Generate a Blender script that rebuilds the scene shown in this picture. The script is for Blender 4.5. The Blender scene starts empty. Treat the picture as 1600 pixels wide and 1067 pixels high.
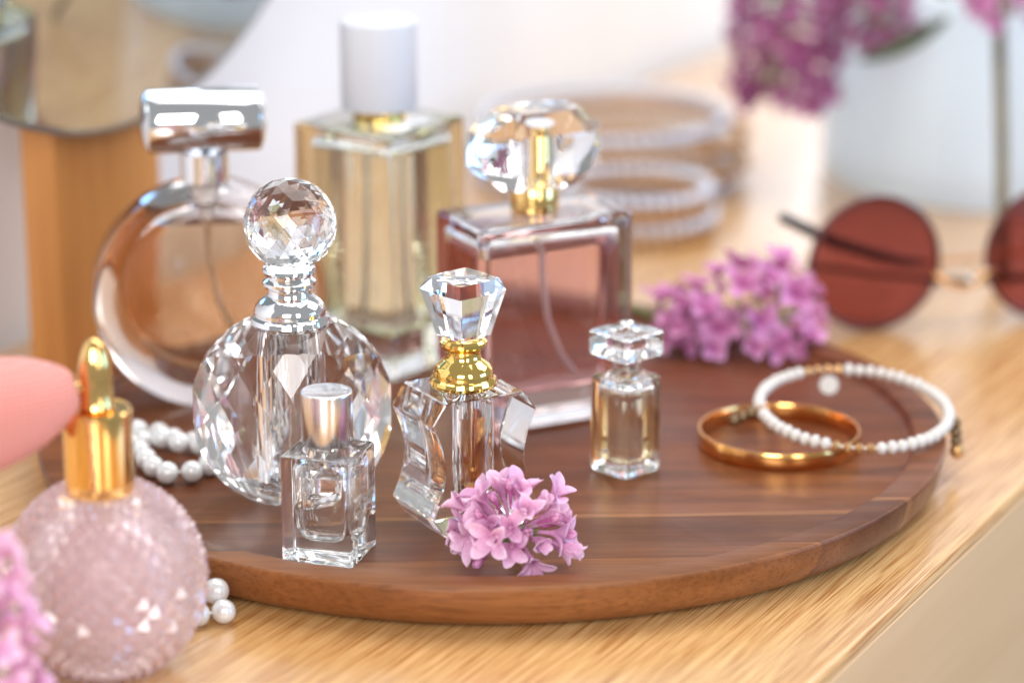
import bpy, bmesh, math, random
from mathutils import Vector, Matrix
random.seed(7)
S = 0.001                                   # everything below is written in millimetres
R = math.radians
sc = bpy.context.scene
col = sc.collection

# ------------------------------------------------------------------ camera, world, lamps, exposure
cam = bpy.data.cameras.new('camera')
cam_o = bpy.data.objects.new('camera', cam); col.objects.link(cam_o)
cam_o.location = (0.00672, -0.89852, 0.31725)
cam_o.rotation_euler = (R(90 - 17.0116), 0, 0)
cam.lens = 100; cam.sensor_width = 36; cam.clip_start = 0.02; cam.clip_end = 60
cam.dof.use_dof = True
cam.dof.focus_distance = 0.846
cam.dof.aperture_fstop = 4.8
cam.dof.aperture_blades = 9
sc.camera = cam_o

w = bpy.data.worlds.new('World'); sc.world = w; w.use_nodes = True
w.node_tree.nodes['Background'].inputs[0].default_value = (0.98, 0.99, 1.0, 1)
w.node_tree.nodes['Background'].inputs[1].default_value = 0.40

def area(name, loc, target, sx, sy, power, color=(1, 1, 1)):
    l = bpy.data.lights.new(name, 'AREA'); l.shape = 'RECTANGLE'
    l.size = sx * S; l.size_y = sy * S; l.energy = power; l.color = color
    o = bpy.data.objects.new(name, l); col.objects.link(o)
    o.location = Vector(loc) * S
    o.rotation_euler = (Vector(target) * S - o.location).to_track_quat('-Z', 'Y').to_euler()
    return o
area('overhead_softbox', (40, 200, 950), (0, 20, 0), 900, 700, 7.4, (1.0, 0.99, 0.975))
area('back_window', (270, 880, 150), (140, 300, 20), 820, 230, 2.0, (0.97, 0.985, 1.0))
area('side_window', (760, 330, 760), (40, 20, 0), 560, 520, 4.2, (0.98, 0.99, 1.0))
area('softbox_front_left', (-170, -1040, 460), (-60, 40, 40), 420, 460, 8.2)
area('strip_softbox_front_right', (400, -820, 360), (20, 0, 40), 180, 520, 2.4, (1, 0.98, 0.96))
area('blue_glint_lamp', (780, -190, 190), (0, -20, 40), 360, 300, 2.4, (0.22, 0.52, 1.0))  # added blue lamp for reflections in the crystal facets; no window known there

vs = sc.view_settings
vs.view_transform = 'Standard'; vs.look = 'None'; vs.exposure = 0.0; vs.gamma = 1
cy = sc.cycles
cy.use_denoising = True
cy.max_bounces = 28; cy.transmission_bounces = 26; cy.glossy_bounces = 12; cy.diffuse_bounces = 5
cy.transparent_max_bounces = 12
cy.caustics_refractive = True; cy.caustics_reflective = True
cy.sample_clamp_indirect = 5.0; cy.blur_glossy = 0.4

# ------------------------------------------------------------------ materials
def new_mat(name):
    m = bpy.data.materials.new(name); m.use_nodes = True
    nt = m.node_tree
    return m, nt, nt.nodes, nt.links, nt.nodes['Principled BSDF']
def setp(b, **k):
    for a, v in k.items():
        n = a.replace('_', ' ')
        b.inputs[n].default_value = v
def rgb(c): return (c[0], c[1], c[2], 1)
def plain(name, c, rough=0.5, metal=0.0, **k):
    m, nt, N, L, b = new_mat(name)
    b.inputs['Base Color'].default_value = rgb(c); b.inputs['Roughness'].default_value = rough
    b.inputs['Metallic'].default_value = metal
    setp(b, **k)
    return m
def glass(name, c=(1, 1, 1), ior=1.5, rough=0.0):
    m, nt, N, L, b = new_mat(name)
    N.remove(b)
    g = N.new('ShaderNodeBsdfGlass'); g.inputs['Color'].default_value = rgb(c)
    g.inputs['IOR'].default_value = ior; g.inputs['Roughness'].default_value = rough
    L.new(g.outputs[0], N['Material Output'].inputs['Surface'])
    return m
def crystal(name, ior=1.55, film=380):
    m, nt, N, L, b = new_mat(name)
    setp(b, Base_Color=(1, 1, 1, 1), Roughness=0.0, IOR=ior, Transmission_Weight=1.0)
    b.inputs['Thin Film Thickness'].default_value = film; b.inputs['Thin Film IOR'].default_value = 1.9
    return m
def tex_coord(N, L, scale, rot=(0, 0, 0), kind='Object'):
    tc = N.new('ShaderNodeTexCoord'); mp = N.new('ShaderNodeMapping')
    mp.inputs['Scale'].default_value = scale; mp.inputs['Rotation'].default_value = rot
    L.new(tc.outputs[kind], mp.inputs[0]); return mp
def noise(N, L, vec, scale=1, detail=4, rough=0.5, dist=0):
    n = N.new('ShaderNodeTexNoise'); n.inputs['Scale'].default_value = scale
    n.inputs['Detail'].default_value = detail; n.inputs['Roughness'].default_value = rough
    n.inputs['Distortion'].default_value = dist
    L.new(vec.outputs[0], n.inputs['Vector']); return n
def ramp(N, L, src, stops):
    r = N.new('ShaderNodeValToRGB'); e = r.color_ramp.elements
    while len(e) < len(stops): e.new(0.5)
    for k, (p, c) in enumerate(stops):
        e[k].position = p; e[k].color = rgb(c)
    L.new(src, r.inputs[0]); return r
def mix(N, L, mode, fac, a, b):
    m = N.new('ShaderNodeMix'); m.data_type = 'RGBA'; m.blend_type = mode
    for s, v in ((0, fac), (6, a), (7, b)):
        if hasattr(v, 'is_output'): L.new(v, m.inputs[s])
        elif s == 0: m.inputs[0].default_value = v
        else: m.inputs[s].default_value = rgb(v)
    return m.outputs[2]

def walnut(name, dark, mid, light, seed):
    m, nt, N, L, b = new_mat(name)
    v = tex_coord(N, L, (3.5, 42, 42)); v.inputs['Location'].default_value = (seed * 1.7, seed * 3.1, seed)
    n = noise(N, L, v, 1.0, 6, 0.55, 0.7)
    r = ramp(N, L, n.outputs[0], [(0.30, dark), (0.50, mid), (0.72, light)])
    v2 = tex_coord(N, L, (45, 1300, 1300)); n2 = noise(N, L, v2, 1.0, 3, 0.6)
    r2 = ramp(N, L, n2.outputs[0], [(0.36, (0.62, 0.58, 0.55)), (0.52, (1, 1, 1))])
    v3 = tex_coord(N, L, (10, 160, 160)); n3 = noise(N, L, v3, 1.0, 3, 0.6, 0.4)
    r3 = ramp(N, L, n3.outputs[0], [(0.3, (0.80, 0.78, 0.76)), (0.7, (1.12, 1.1, 1.08))])
    c = mix(N, L, 'MULTIPLY', 0.8, r.outputs[0], r2.outputs[0])
    c = mix(N, L, 'MULTIPLY', 0.8, c, r3.outputs[0])
    L.new(c, b.inputs['Base Color'])
    v4 = tex_coord(N, L, (22, 60, 60)); n4 = noise(N, L, v4, 1.0, 4, 0.65)
    r4 = ramp(N, L, n4.outputs[0], [(0.3, (0.29, 0.29, 0.29)), (0.7, (0.43, 0.43, 0.43))])
    L.new(r4.outputs[0], b.inputs['Roughness']); b.inputs['Specular IOR Level'].default_value = 0.25
    bp = N.new('ShaderNodeBump'); bp.inputs['Strength'].default_value = 0.12; bp.inputs['Distance'].default_value = 0.0003
    L.new(n2.outputs[0], bp.inputs['Height']); L.new(bp.outputs[0], b.inputs['Normal'])
    return m

def bamboo():
    m, nt, N, L, b = new_mat('bamboo')
    tc = N.new('ShaderNodeTexCoord'); sp = N.new('ShaderNodeSeparateXYZ'); L.new(tc.outputs['Object'], sp.inputs[0])
    # strips 19 mm wide, each with its own tone
    dv = N.new('ShaderNodeMath'); dv.operation = 'MULTIPLY'; dv.inputs[1].default_value = 52; L.new(sp.outputs['Y'], dv.inputs[0])
    fl = N.new('ShaderNodeMath'); fl.operation = 'FLOOR'; L.new(dv.outputs[0], fl.inputs[0])
    wn = N.new('ShaderNodeTexWhiteNoise'); wn.noise_dimensions = '1D'; L.new(fl.outputs[0], wn.inputs['W'])
    base = ramp(N, L, wn.outputs[0], [(0.0, (0.64, 0.375, 0.150)), (1.0, (0.72, 0.45, 0.195))])
    v = tex_coord(N, L, (9, 480, 480)); n = noise(N, L, v, 1.0, 5, 0.62, 0.04)
    r = ramp(N, L, n.outputs[0], [(0.33, (0.74, 0.58, 0.44)), (0.50, (1.0, 0.98, 0.95)), (0.70, (1.16, 1.18, 1.22))])
    v2 = tex_coord(N, L, (30, 1900, 1900)); n2 = noise(N, L, v2, 1.0, 3, 0.6)
    r2 = ramp(N, L, n2.outputs[0], [(0.38, (0.58, 0.38, 0.21)), (0.52, (1.04, 1.04, 1.04))])
    c = mix(N, L, 'MULTIPLY', 0.9, base.outputs[0], r.outputs[0])
    c = mix(N, L, 'MULTIPLY', 0.95, c, r2.outputs[0])
    L.new(c, b.inputs['Base Color'])
    b.inputs['Roughness'].default_value = 0.24; b.inputs['Coat Weight'].default_value = 1.0; b.inputs['Coat Roughness'].default_value = 0.2; b.inputs['Coat IOR'].default_value = 1.6
    bp = N.new('ShaderNodeBump'); bp.inputs['Strength'].default_value = 0.10; bp.inputs['Distance'].default_value = 0.0003
    L.new(n2.outputs[0], bp.inputs['Height']); L.new(bp.outputs[0], b.inputs['Normal'])
    return m

def petal_mat(name, deep, pale):
    m, nt, N, L, b = new_mat(name)
    at = N.new('ShaderNodeAttribute'); at.attribute_name = 't'
    r = ramp(N, L, at.outputs['Fac'], [(0.0, deep), (0.55, [0.5 * (a + c) for a, c in zip(deep, pale)]), (1.0, pale)])
    oi = N.new('ShaderNodeObjectInfo')
    r2 = ramp(N, L, oi.outputs['Random'], [(0.0, (0.92, 0.80, 0.92)), (1.0, (1.06, 1.06, 1.05))])
    c = mix(N, L, 'MULTIPLY', 1.0, r.outputs[0], r2.outputs[0])
    v = tex_coord(N, L, (900, 900, 900)); n = noise(N, L, v, 1, 3, 0.6)
    r3 = ramp(N, L, n.outputs[0], [(0.3, (0.9, 0.86, 0.9)), (0.7, (1.06, 1.06, 1.06))])
    c = mix(N, L, 'MULTIPLY', 1.0, c, r3.outputs[0])
    L.new(c, b.inputs['Base Color']); b.inputs['Roughness'].default_value = 0.55
    tr = N.new('ShaderNodeBsdfTranslucent'); L.new(c, tr.inputs['Color'])
    mx = N.new('ShaderNodeMixShader'); mx.inputs[0].default_value = 0.38
    L.new(b.outputs[0], mx.inputs[1]); L.new(tr.outputs[0], mx.inputs[2])
    L.new(mx.outputs[0], N['Material Output'].inputs['Surface'])
    return m

def brushed(name, c, rough, scale):
    m, nt, N, L, b = new_mat(name)
    b.inputs['Metallic'].default_value = 1; b.inputs['Base Color'].default_value = rgb(c)
    v = tex_coord(N, L, scale); n = noise(N, L, v, 1, 3, 0.6)
    r = ramp(N, L, n.outputs[0], [(0.3, (rough * .8,) * 3), (0.7, (rough * 1.25,) * 3)])
    L.new(r.outputs[0], b.inputs['Roughness']); return m

def knit(name, c):
    m, nt, N, L, b = new_mat(name)
    b.inputs['Base Color'].default_value = rgb(c); b.inputs['Roughness'].default_value = 0.8
    v = tex_coord(N, L, (1, 1, 1))
    wv = N.new('ShaderNodeTexWave'); wv.bands_direction = 'X'; wv.inputs['Scale'].default_value = 190
    L.new(v.outputs[0], wv.inputs['Vector'])
    wz = N.new('ShaderNodeTexWave'); wz.bands_direction = 'Z'; wz.inputs['Scale'].default_value = 260
    L.new(v.outputs[0], wz.inputs['Vector'])
    ad = N.new('ShaderNodeMath'); L.new(wv.outputs['Fac'], ad.inputs[0]); L.new(wz.outputs['Fac'], ad.inputs[1])
    bp = N.new('ShaderNodeBump'); bp.inputs['Strength'].default_value = 0.9; bp.inputs['Distance'].default_value = 0.0008
    L.new(ad.outputs[0], bp.inputs['Height']); L.new(bp.outputs[0], b.inputs['Normal'])
    b.inputs['Sheen Weight'].default_value = 0.3
    return m

def wall_mat(name, c):
    m, nt, N, L, b = new_mat(name)
    v = tex_coord(N, L, (9, 9, 9)); n = noise(N, L, v, 1, 5, 0.6)
    r = ramp(N, L, n.outputs[0], [(0.3, [x * .97 for x in c]), (0.7, c)])
    L.new(r.outputs[0], b.inputs['Base Color']); b.inputs['Roughness'].default_value = 0.75
    return m

def stand_wood():
    m, nt, N, L, b = new_mat('honey_wood')
    v = tex_coord(N, L, (55, 55, 4)); n = noise(N, L, v, 1, 5, 0.6, 0.5)
    r = ramp(N, L, n.outputs[0], [(0.3, (0.42, 0.165, 0.040)), (0.7, (0.60, 0.27, 0.075))])
    L.new(r.outputs[0], b.inputs['Base Color']); b.inputs['Roughness'].default_value = 0.5
    return m

def floor_mat():
    m, nt, N, L, b = new_mat('pale_grey_floor')
    v = tex_coord(N, L, (2, 22, 22)); n = noise(N, L, v, 1, 5, 0.6, 0.5)
    r = ramp(N, L, n.outputs[0], [(0.3, (0.66, 0.71, 0.72)), (0.7, (0.76, 0.80, 0.81))])
    L.new(r.outputs[0], b.inputs['Base Color']); b.inputs['Roughness'].default_value = 0.5
    return m

def apron_mat():
    m, nt, N, L, b = new_mat('pale_oak')
    v = tex_coord(N, L, (3, 70, 70)); n = noise(N, L, v, 1, 4, 0.55, 0.4)
    r = ramp(N, L, n.outputs[0], [(0.3, (0.62, 0.375, 0.19)), (0.7, (0.70, 0.445, 0.24))])
    L.new(r.outputs[0], b.inputs['Base Color']); b.inputs['Roughness'].default_value = 0.45
    return m

def opal_mat():
    m, nt, N, L, b = new_mat('opal_glass')
    setp(b, Base_Color=(0.86, 0.91, 0.94, 1), Roughness=0.15, Coat_Weight=0.5)
    tr = N.new('ShaderNodeBsdfTranslucent'); tr.inputs['Color'].default_value = (0.88, 0.94, 0.98, 1)
    mx = N.new('ShaderNodeMixShader'); mx.inputs[0].default_value = 0.6
    L.new(b.outputs[0], mx.inputs[1]); L.new(tr.outputs[0], mx.inputs[2])
    L.new(mx.outputs[0], N['Material Output'].inputs['Surface'])
    return m

def leaf_mat(name, a, c):
    m, nt, N, L, b = new_mat(name)
    v = tex_coord(N, L, (160, 160, 160)); n = noise(N, L, v, 1, 4, 0.6)
    r = ramp(N, L, n.outputs[0], [(0.3, a), (0.7, c)])
    L.new(r.outputs[0], b.inputs['Base Color']); b.inputs['Roughness'].default_value = 0.5
    return m

M = dict(
    crystal=crystal('lead_crystal', 1.55, 0),
    crystal_soft=crystal('cut_glass_cap', 1.50, 0),
    clear=glass('clear_glass', (0.985, 0.99, 0.99), 1.5),
    clear_smoke=glass('warm_clear_glass', (0.96, 0.93, 0.92), 1.5),
    lens=glass('red_lens', (0.62, 0.34, 0.335), 1.45),
    opal=opal_mat(),
    water=glass('water', (0.97, 0.99, 1.0), 1.33),
    clear_liquid=glass('clear_liquid', (0.99, 0.985, 0.98), 1.36),
    tan_liquid=glass('tan_perfume', (0.975, 0.84, 0.66), 1.36),
    amber_liquid=glass('amber_perfume', (0.91, 0.64, 0.38), 1.36),
    champagne=glass('champagne_perfume', (0.98, 0.92, 0.79), 1.36),
    lemon=glass('pale_lemon_perfume', (0.988, 0.972, 0.86), 1.36),
    rose=glass('rose_perfume', (0.972, 0.77, 0.76), 1.36),
    pinkglass=plain('pink_pressed_glass', (0.93, 0.74, 0.755), 0.12, 0.0, Transmission_Weight=0.72, IOR=1.42, Coat_Weight=1.0, Coat_Roughness=0.05),
    chrome=plain('chrome', (0.86, 0.87, 0.89), 0.04, 1),
    gold=plain('polished_gold', (0.95, 0.66, 0.20), 0.07, 1),
    gold_dk=plain('warm_gold', (0.92, 0.60, 0.22), 0.12, 1),
    rosegold=plain('copper_gold', (0.80, 0.40, 0.13), 0.16, 1),
    alu=brushed('brushed_aluminium', (0.84, 0.82, 0.83), 0.24, (900, 900, 30)),
    whitecap=plain('white_plastic', (0.66, 0.66, 0.70), 0.35),
    tube=plain('plastic_tube', (0.86, 0.80, 0.76), 0.3),
    pearl=plain('pearl', (0.78, 0.77, 0.76), 0.22, 0.2, Coat_Weight=0.5, Coat_Roughness=0.1),
    shellbead=plain('milky_bead', (0.66, 0.61, 0.56), 0.25, 0.0, Coat_Weight=0.5),
    greybead=plain('silvery_pearl_bead', (0.58, 0.59, 0.66), 0.25, 0.0, Coat_Weight=0.4),
    woodbead=plain('brown_gold_bead', (0.46, 0.235, 0.085), 0.35, 0.35),
    goldbead=plain('gold_bead', (0.60, 0.34, 0.14), 0.3, 0.7),
    darkbead=plain('antique_bronze', (0.20, 0.13, 0.07), 0.35, 0.8),
    cord=plain('white_cord', (0.75, 0.72, 0.68), 0.7),
    bulb=knit('coral_knit', (0.88, 0.31, 0.26)),
    frame=plain('dark_brown_metal', (0.10, 0.03, 0.03), 0.3, 0.5),
    black=plain('black_acetate', (0.02, 0.018, 0.02), 0.25),
    mirror=plain('mirror_glass', (0.64, 0.70, 0.73), 0.015, 1),
    rim=plain('steel_edge', (0.30, 0.30, 0.31), 0.35, 1),
    wall=wall_mat('white_wall', (0.82, 0.83, 0.86)),
    curtain=wall_mat('white_curtain', (0.84, 0.845, 0.87)),
    bamboo=bamboo(), apron=apron_mat(), stand=stand_wood(), floor=floor_mat(),
    lilac=petal_mat('lilac_petal', (0.82, 0.43, 0.66), (0.98, 0.82, 0.91)),
    lilac_deep=petal_mat('deep_lilac_petal', (0.68, 0.19, 0.47), (0.90, 0.56, 0.76)),
    lilac_dark=petal_mat('dark_lilac_petal', (0.42, 0.09, 0.27), (0.66, 0.28, 0.49)),
    stem=leaf_mat('green_stem', (0.15, 0.20, 0.05), (0.28, 0.32, 0.10)),
    bark=leaf_mat('brown_twig', (0.07, 0.05, 0.015), (0.17, 0.12, 0.04)),
    leaf=leaf_mat('lilac_leaf', (0.05, 0.09, 0.06), (0.10, 0.15, 0.10)),
    seed=plain('yellow_stamen', (0.60, 0.40, 0.12), 0.6),
)

# ------------------------------------------------------------------ mesh helpers (millimetres)
class MB:
    def __init__(s): s.v = []; s.f = []; s.t = []
    def add(s, vs_, fs, flip=False, t=None):
        o = len(s.v); s.v += [tuple(a) for a in vs_]
        for f in fs:
            f = [o + i for i in f]
            s.f.append(f[::-1] if flip else f)
        s.t += (t if t is not None else [0.0] * len(vs_))
        return s
    def rings(s, rings, cap0=True, cap1=True, flip=False):
        n = len(rings[0]); vs_ = [p for r in rings for p in r]; fs = []
        for k in range(len(rings) - 1):
            for i in range(n):
                j = (i + 1) % n
                fs.append((k * n + i, k * n + j, (k + 1) * n + j, (k + 1) * n + i))
        if cap0: fs.append(tuple(range(n))[::-1])
        if cap1: fs.append(tuple((len(rings) - 1) * n + i for i in range(n)))
        return s.add(vs_, fs, flip)
    def lathe(s, prof, seg=48, c=(0, 0, 0), flip=False, rot=None):
        rings = []
        for r, z in prof:
            ring = []
            for i in range(seg):
                a = 2 * math.pi * i / seg
                q = Vector((max(r, 0.001) * math.cos(a), max(r, 0.001) * math.sin(a), z))
                if rot is not None: q = rot @ q
                ring.append(q + Vector(c))
            rings.append(ring)
        return s.rings(rings, True, True, flip)
    def tube(s, pts, r, seg=10):
        pts = [Vector(p) for p in pts]; rings = []; up = Vector((0.13, 0.31, 0.94))
        for k, p in enumerate(pts):
            d = (pts[min(k + 1, len(pts) - 1)] - pts[max(k - 1, 0)]).normalized()
            a = d.cross(up).normalized(); b = d.cross(a)
            rr = r[k] if isinstance(r, (list, tuple)) else r
            rings.append([p + a * rr * math.cos(2 * math.pi * i / seg) - b * rr * math.sin(2 * math.pi * i / seg) for i in range(seg)])
        return s.rings(rings)
    def mesh(s, name, smooth=40):
        me = bpy.data.meshes.new(name)
        me.from_pydata([(x * S, y * S, z * S) for x, y, z in s.v], [], s.f); me.update()
        bm = bmesh.new(); bm.from_mesh(me)
        bm.normal_update(); bm.to_mesh(me); bm.free()
        if any(s.t):
            a = me.attributes.new('t', 'FLOAT', 'POINT'); a.data.foreach_set('value', s.t)
        finish(me, smooth); return me
    def build(s, name, mat, parent=None, smooth=40):
        return link(name, s.mesh(name, smooth), mat, parent)
def finish(me, smooth):
    if smooth:
        me.polygons.foreach_set('use_smooth', [True] * len(me.polygons))
        me.set_sharp_from_angle(angle=R(smooth))
    me.update()
def link(name, me, mat, parent=None):
    o = bpy.data.objects.new(name, me); col.objects.link(o)
    if mat is not None and not me.materials: me.materials.append(mat)
    if parent is not None: o.parent = parent
    return o
def empty(name, loc, rz, label, cat, group=None):
    o = bpy.data.objects.new(name, None); o.empty_display_size = 0.01; col.objects.link(o)
    o.location = Vector(loc) * S; o.rotation_euler = (0, 0, R(rz))
    return tag(o, label, cat, group)
def tag(o, label, cat, group=None):
    o['label'] = label; o['category'] = cat
    if group: o['group'] = group
    return o
def struct(o): o['kind'] = 'structure'; return o
def rrect(wd, dp, r, z, n=5, c=(0, 0)):
    pts = []
    for (sx, sy, a0) in ((1, 1, 0), (-1, 1, 90), (-1, -1, 180), (1, -1, 270)):
        for i in range(n + 1):
            a = R(a0 + 90 * i / n)
            pts.append((c[0] + sx * (wd / 2 - r) + r * math.cos(a), c[1] + sy * (dp / 2 - r) + r * math.sin(a), z))
    return pts
def rr_loft(mb, prof, n=5, flip=False, c=(0, 0)):       # prof: (z, width, depth, corner radius)
    return mb.rings([rrect(a, b, r, z, n, c) for z, a, b, r in prof], True, True, flip)
def rbox(w_, d_, z0, z1, r, b, nb=3):                    # box with rounded corners r and rounded edges b
    pr = []
    for i in range(nb + 1):
        a = math.pi / 2 * i / nb; k = b * (1 - math.sin(a)); pr.append((z0 + b * (1 - math.cos(a)), w_ - 2 * k, d_ - 2 * k, max(r - k, 0.15)))
    for i in range(nb + 1):
        a = math.pi / 2 * (1 - i / nb); k = b * (1 - math.sin(a)); pr.append((z1 - b * (1 - math.cos(a)), w_ - 2 * k, d_ - 2 * k, max(r - k, 0.15)))
    return pr
def hull(name, pts, mat, parent=None, merge=0.5, cut_z=None, extra=None):
    bm = bmesh.new()
    for p in pts: bm.verts.new(Vector(p) * S)
    r = bmesh.ops.convex_hull(bm, input=bm.verts)
    dead = list({e for e in r['geom_interior'] + r['geom_unused'] if isinstance(e, bmesh.types.BMVert) and e.is_valid})
    if dead: bmesh.ops.delete(bm, geom=dead, context='VERTS')
    if merge: bmesh.ops.dissolve_limit(bm, angle_limit=R(merge), verts=bm.verts, edges=bm.edges)
    if cut_z is not None:
        bmesh.ops.bisect_plane(bm, geom=bm.verts[:] + bm.edges[:] + bm.faces[:], plane_co=(0, 0, cut_z * S), plane_no=(0, 0, -1), clear_outer=True)
        bmesh.ops.holes_fill(bm, edges=[e for e in bm.edges if e.is_boundary])
    bmesh.ops.recalc_face_normals(bm, faces=bm.faces)
    nflat = len(bm.faces)
    if extra is not None:
        tmp = extra.mesh('tmp', 40); bm.from_mesh(tmp); bpy.data.meshes.remove(tmp)
    me = bpy.data.meshes.new(name); bm.to_mesh(me); bm.free()
    for k_, p_ in enumerate(me.polygons): p_.use_smooth = k_ >= nflat
    if extra is not None:
        me.set_sharp_from_angle(angle=R(40))
        for k_, p_ in enumerate(me.polygons): p_.use_smooth = k_ >= nflat
        me.update()
    return link(name, me, mat, parent)
def arc(cx, cz, r, a0, a1, n): return [(cx + r * math.cos(R(a0 + (a1 - a0) * i / n)), cz + r * math.sin(R(a0 + (a1 - a0) * i / n))) for i in range(n + 1)]

# ------------------------------------------------------------------ the setting: table, wall, curtain, floor
AZ = 61.8                                               # direction of the table's long edge
ux, uy = math.cos(R(AZ)), math.sin(R(AZ))
def along(t, n, z=0): return Vector((ux * t + uy * n, uy * t - ux * n, z))   # t along the table, n towards its free edge
mb = MB()
pr = [(-223, -22), (139, -22), (139, -3.9)] + arc(164.5 - 3.6, -3.6, 3.6, 0, 90, 7) + [(-223, 0)]
mb.rings([[(-460, -n, z) for n, z in pr], [(820, -n, z) for n, z in pr]], True, True, flip=False)
table = struct(mb.build('table', M['bamboo'], smooth=50)); table.rotation_euler = (0, 0, R(AZ))
mb = MB()
ap = [(140, -170)] + arc(164.9 - 2, -168, 2, -90, 0, 4) + arc(164.9 - .6, -4.6, .6, 0, 90, 4) + [(140, -4.0)]
mb.rings([[(-460, -n, z) for n, z in ap], [(820, -n, z) for n, z in ap]]); mb.build('drawer_front', M['apron'], table, 50)

mb = MB(); rows = []
for k in range(161):
    t = -460 + 1500 * k / 160
    n_ = -232 + 1.2 * math.sin(t / 37.0) + 0.8 * math.sin(t / 17.3 + 1)
    rows.append([along(t, n_, -740), along(t, n_, 420), along(t, n_ - 8, 420), along(t, n_ - 8, -740)])
mb.rings(rows); wall = struct(mb.build('wall', M['wall'], smooth=60))

mb = MB(); rows = []
for k in range(241):
    n_ = -228 + 620 * k / 240
    t = 1000 + 26 * math.sin(n_ / 21.0 + 0.8 * math.sin(n_ / 60)) + 9 * math.sin(n_ / 9.0)
    rows.append([along(t, n_, -735), along(t, n_, 520), along(t + 2, n_, 520), along(t + 2, n_, -735)])
mb.rings(rows); cu = mb.build('curtain', M['curtain'], smooth=60)
tag(cu, 'white softly folded curtain hanging beyond the far end of the table', 'curtain')

mb = MB(); mb.rings([[(-3000, -3000, -742), (3000, -3000, -742), (3000, 3000, -742), (-3000, 3000, -742)], [(-3000, -3000, -740), (3000, -3000, -740), (3000, 3000, -740), (-3000, 3000, -740)]])
fl = struct(mb.build('floor', M['floor'], smooth=0)); fl.rotation_euler = (0, 0, R(AZ - 90))

# ------------------------------------------------------------------ round wooden tray, glued from boards
TF = 11.0                                               # height of the tray's floor
prof = [(0, 1.0), (133, 1.0)] + [(140.5, 1.0), (143.2, 1.5), (145.6, 2.9), (147.4, 5.0), (148.7, 8.0), (149.5, 11.5)] + arc(148.6, 13.9, 1.2, -15, 90, 5) + \
       arc(140.2, 14.5, 0.6, 90, 160, 3) + [(139.0, 12.6), (138.0, 11.5), (136.5, 11.0), (0, 11.0)]
tray_bm = bmesh.new(); tmp = MB().lathe(prof, 220).mesh('tmp', 0); tray_bm.from_mesh(tmp)
bmesh.ops.remove_doubles(tray_bm, verts=tray_bm.verts, dist=2e-6)
tray = empty('serving_tray', (0, 0, 0), 0, 'round dark walnut tray with low rim carrying the perfume bottles', 'tray')
cuts = [-200, -117, -83, -79.6, -34, 22, 74, 200]
tones = [((0.180, 0.060, 0.017), (0.250, 0.092, 0.028), (0.320, 0.130, 0.045)),  # front board: lighter wood, with light on its rim side put into the colour
         ((0.090, 0.027, 0.010), (0.142, 0.048, 0.018), (0.206, 0.078, 0.032)),
         ((0.232, 0.086, 0.030), (0.275, 0.110, 0.041), (0.335, 0.144, 0.059)),
         ((0.129, 0.038, 0.013), (0.189, 0.060, 0.021), (0.258, 0.094, 0.034)),
         ((0.138, 0.039, 0.014), (0.181, 0.054, 0.020), (0.241, 0.082, 0.031)),
         ((0.129, 0.035, 0.013), (0.172, 0.050, 0.019), (0.232, 0.075, 0.029)),
         ((0.112, 0.031, 0.013), (0.150, 0.044, 0.017), (0.206, 0.066, 0.026))]
tn = Vector((-math.sin(R(2.5)), math.cos(R(2.5)), 0))
for k in range(7):
    b = tray_bm.copy()
    for y, sg in ((cuts[k], -1), (cuts[k + 1], 1)):
        if abs(y) > 150: continue
        bmesh.ops.bisect_plane(b, geom=b.verts[:] + b.edges[:] + b.faces[:], dist=1e-7, plane_co=tn * (y - sg * 0.03) * S, plane_no=tn * sg, clear_outer=True)
        bmesh.ops.holes_fill(b, edges=[e for e in b.edges if e.is_boundary])
    me = bpy.data.meshes.new('board'); b.to_mesh(me); b.free(); finish(me, 38)
    link('board', me, walnut('walnut_board_%d' % k, *tones[k], seed=k * 2.3 + 1), tray)
tray_bm.free()

# ------------------------------------------------------------------ disc-shaped crystal bottle with ball stopper
d = empty('perfume_bottle', (-61, -66, TF), 4, 'round cut crystal bottle with faceted ball stopper and chrome collar', 'perfume bottle')
RD, CZ = 31.2, 30.0; DD, RHX, RHZ = 18.5, 25.0, 66.0
bm = bmesh.new(); bmesh.ops.create_cube(bm, size=90 * S)
def slice_off(bm, co, no):                               # one polished facet: everything beyond the plane goes
    bmesh.ops.bisect_plane(bm, geom=bm.verts[:] + bm.edges[:] + bm.faces[:], dist=1e-8, plane_co=Vector(co) * S, plane_no=Vector(no).normalized(), clear_outer=True)
    ed = [e for e in bm.edges if e.is_boundary]
    if ed: bmesh.ops.holes_fill(bm, edges=ed)
for k in range(40):
    a = 2 * math.pi * (k + 0.5) / 40; slice_off(bm, (RD * math.cos(a), 0, RD * math.sin(a)), (math.cos(a), 0, math.sin(a)))
for sg in (-1, 1):
    for k in range(28):
        a = 2 * math.pi * (k + 0.25 * sg) / 28; slice_off(bm, (RD * math.cos(a), sg * 3.5, RD * math.sin(a)), (math.cos(a), sg * 0.8, math.sin(a)))
    for i in range(-7, 8):
        for jz in range(-5, 6):
            x = (i + 0.5 * (jz % 2)) * 10.2; z = jz * 8.6
            if math.hypot(x, z) > 33: continue
            y = DD - x * x / (2 * RHX) - z * z / (2 * RHZ)
            slice_off(bm, (x, sg * y, z), (x / RHX, sg * 1.0, z / RHZ))
slice_off(bm, (0, 0, -CZ + 0.05), (0, 0, -1))
bmesh.ops.recalc_face_normals(bm, faces=bm.faces); bmesh.ops.translate(bm, verts=bm.verts, vec=(0, 0, CZ * S)); nflat = len(bm.faces)
tmp = MB().lathe([(0, 9), (8.0, 9), (8.8, 9.8), (8.8, 56.3), (0, 56.3)], 56, flip=True).mesh('tmp', 0); bm.from_mesh(tmp); bpy.data.meshes.remove(tmp)
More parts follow.
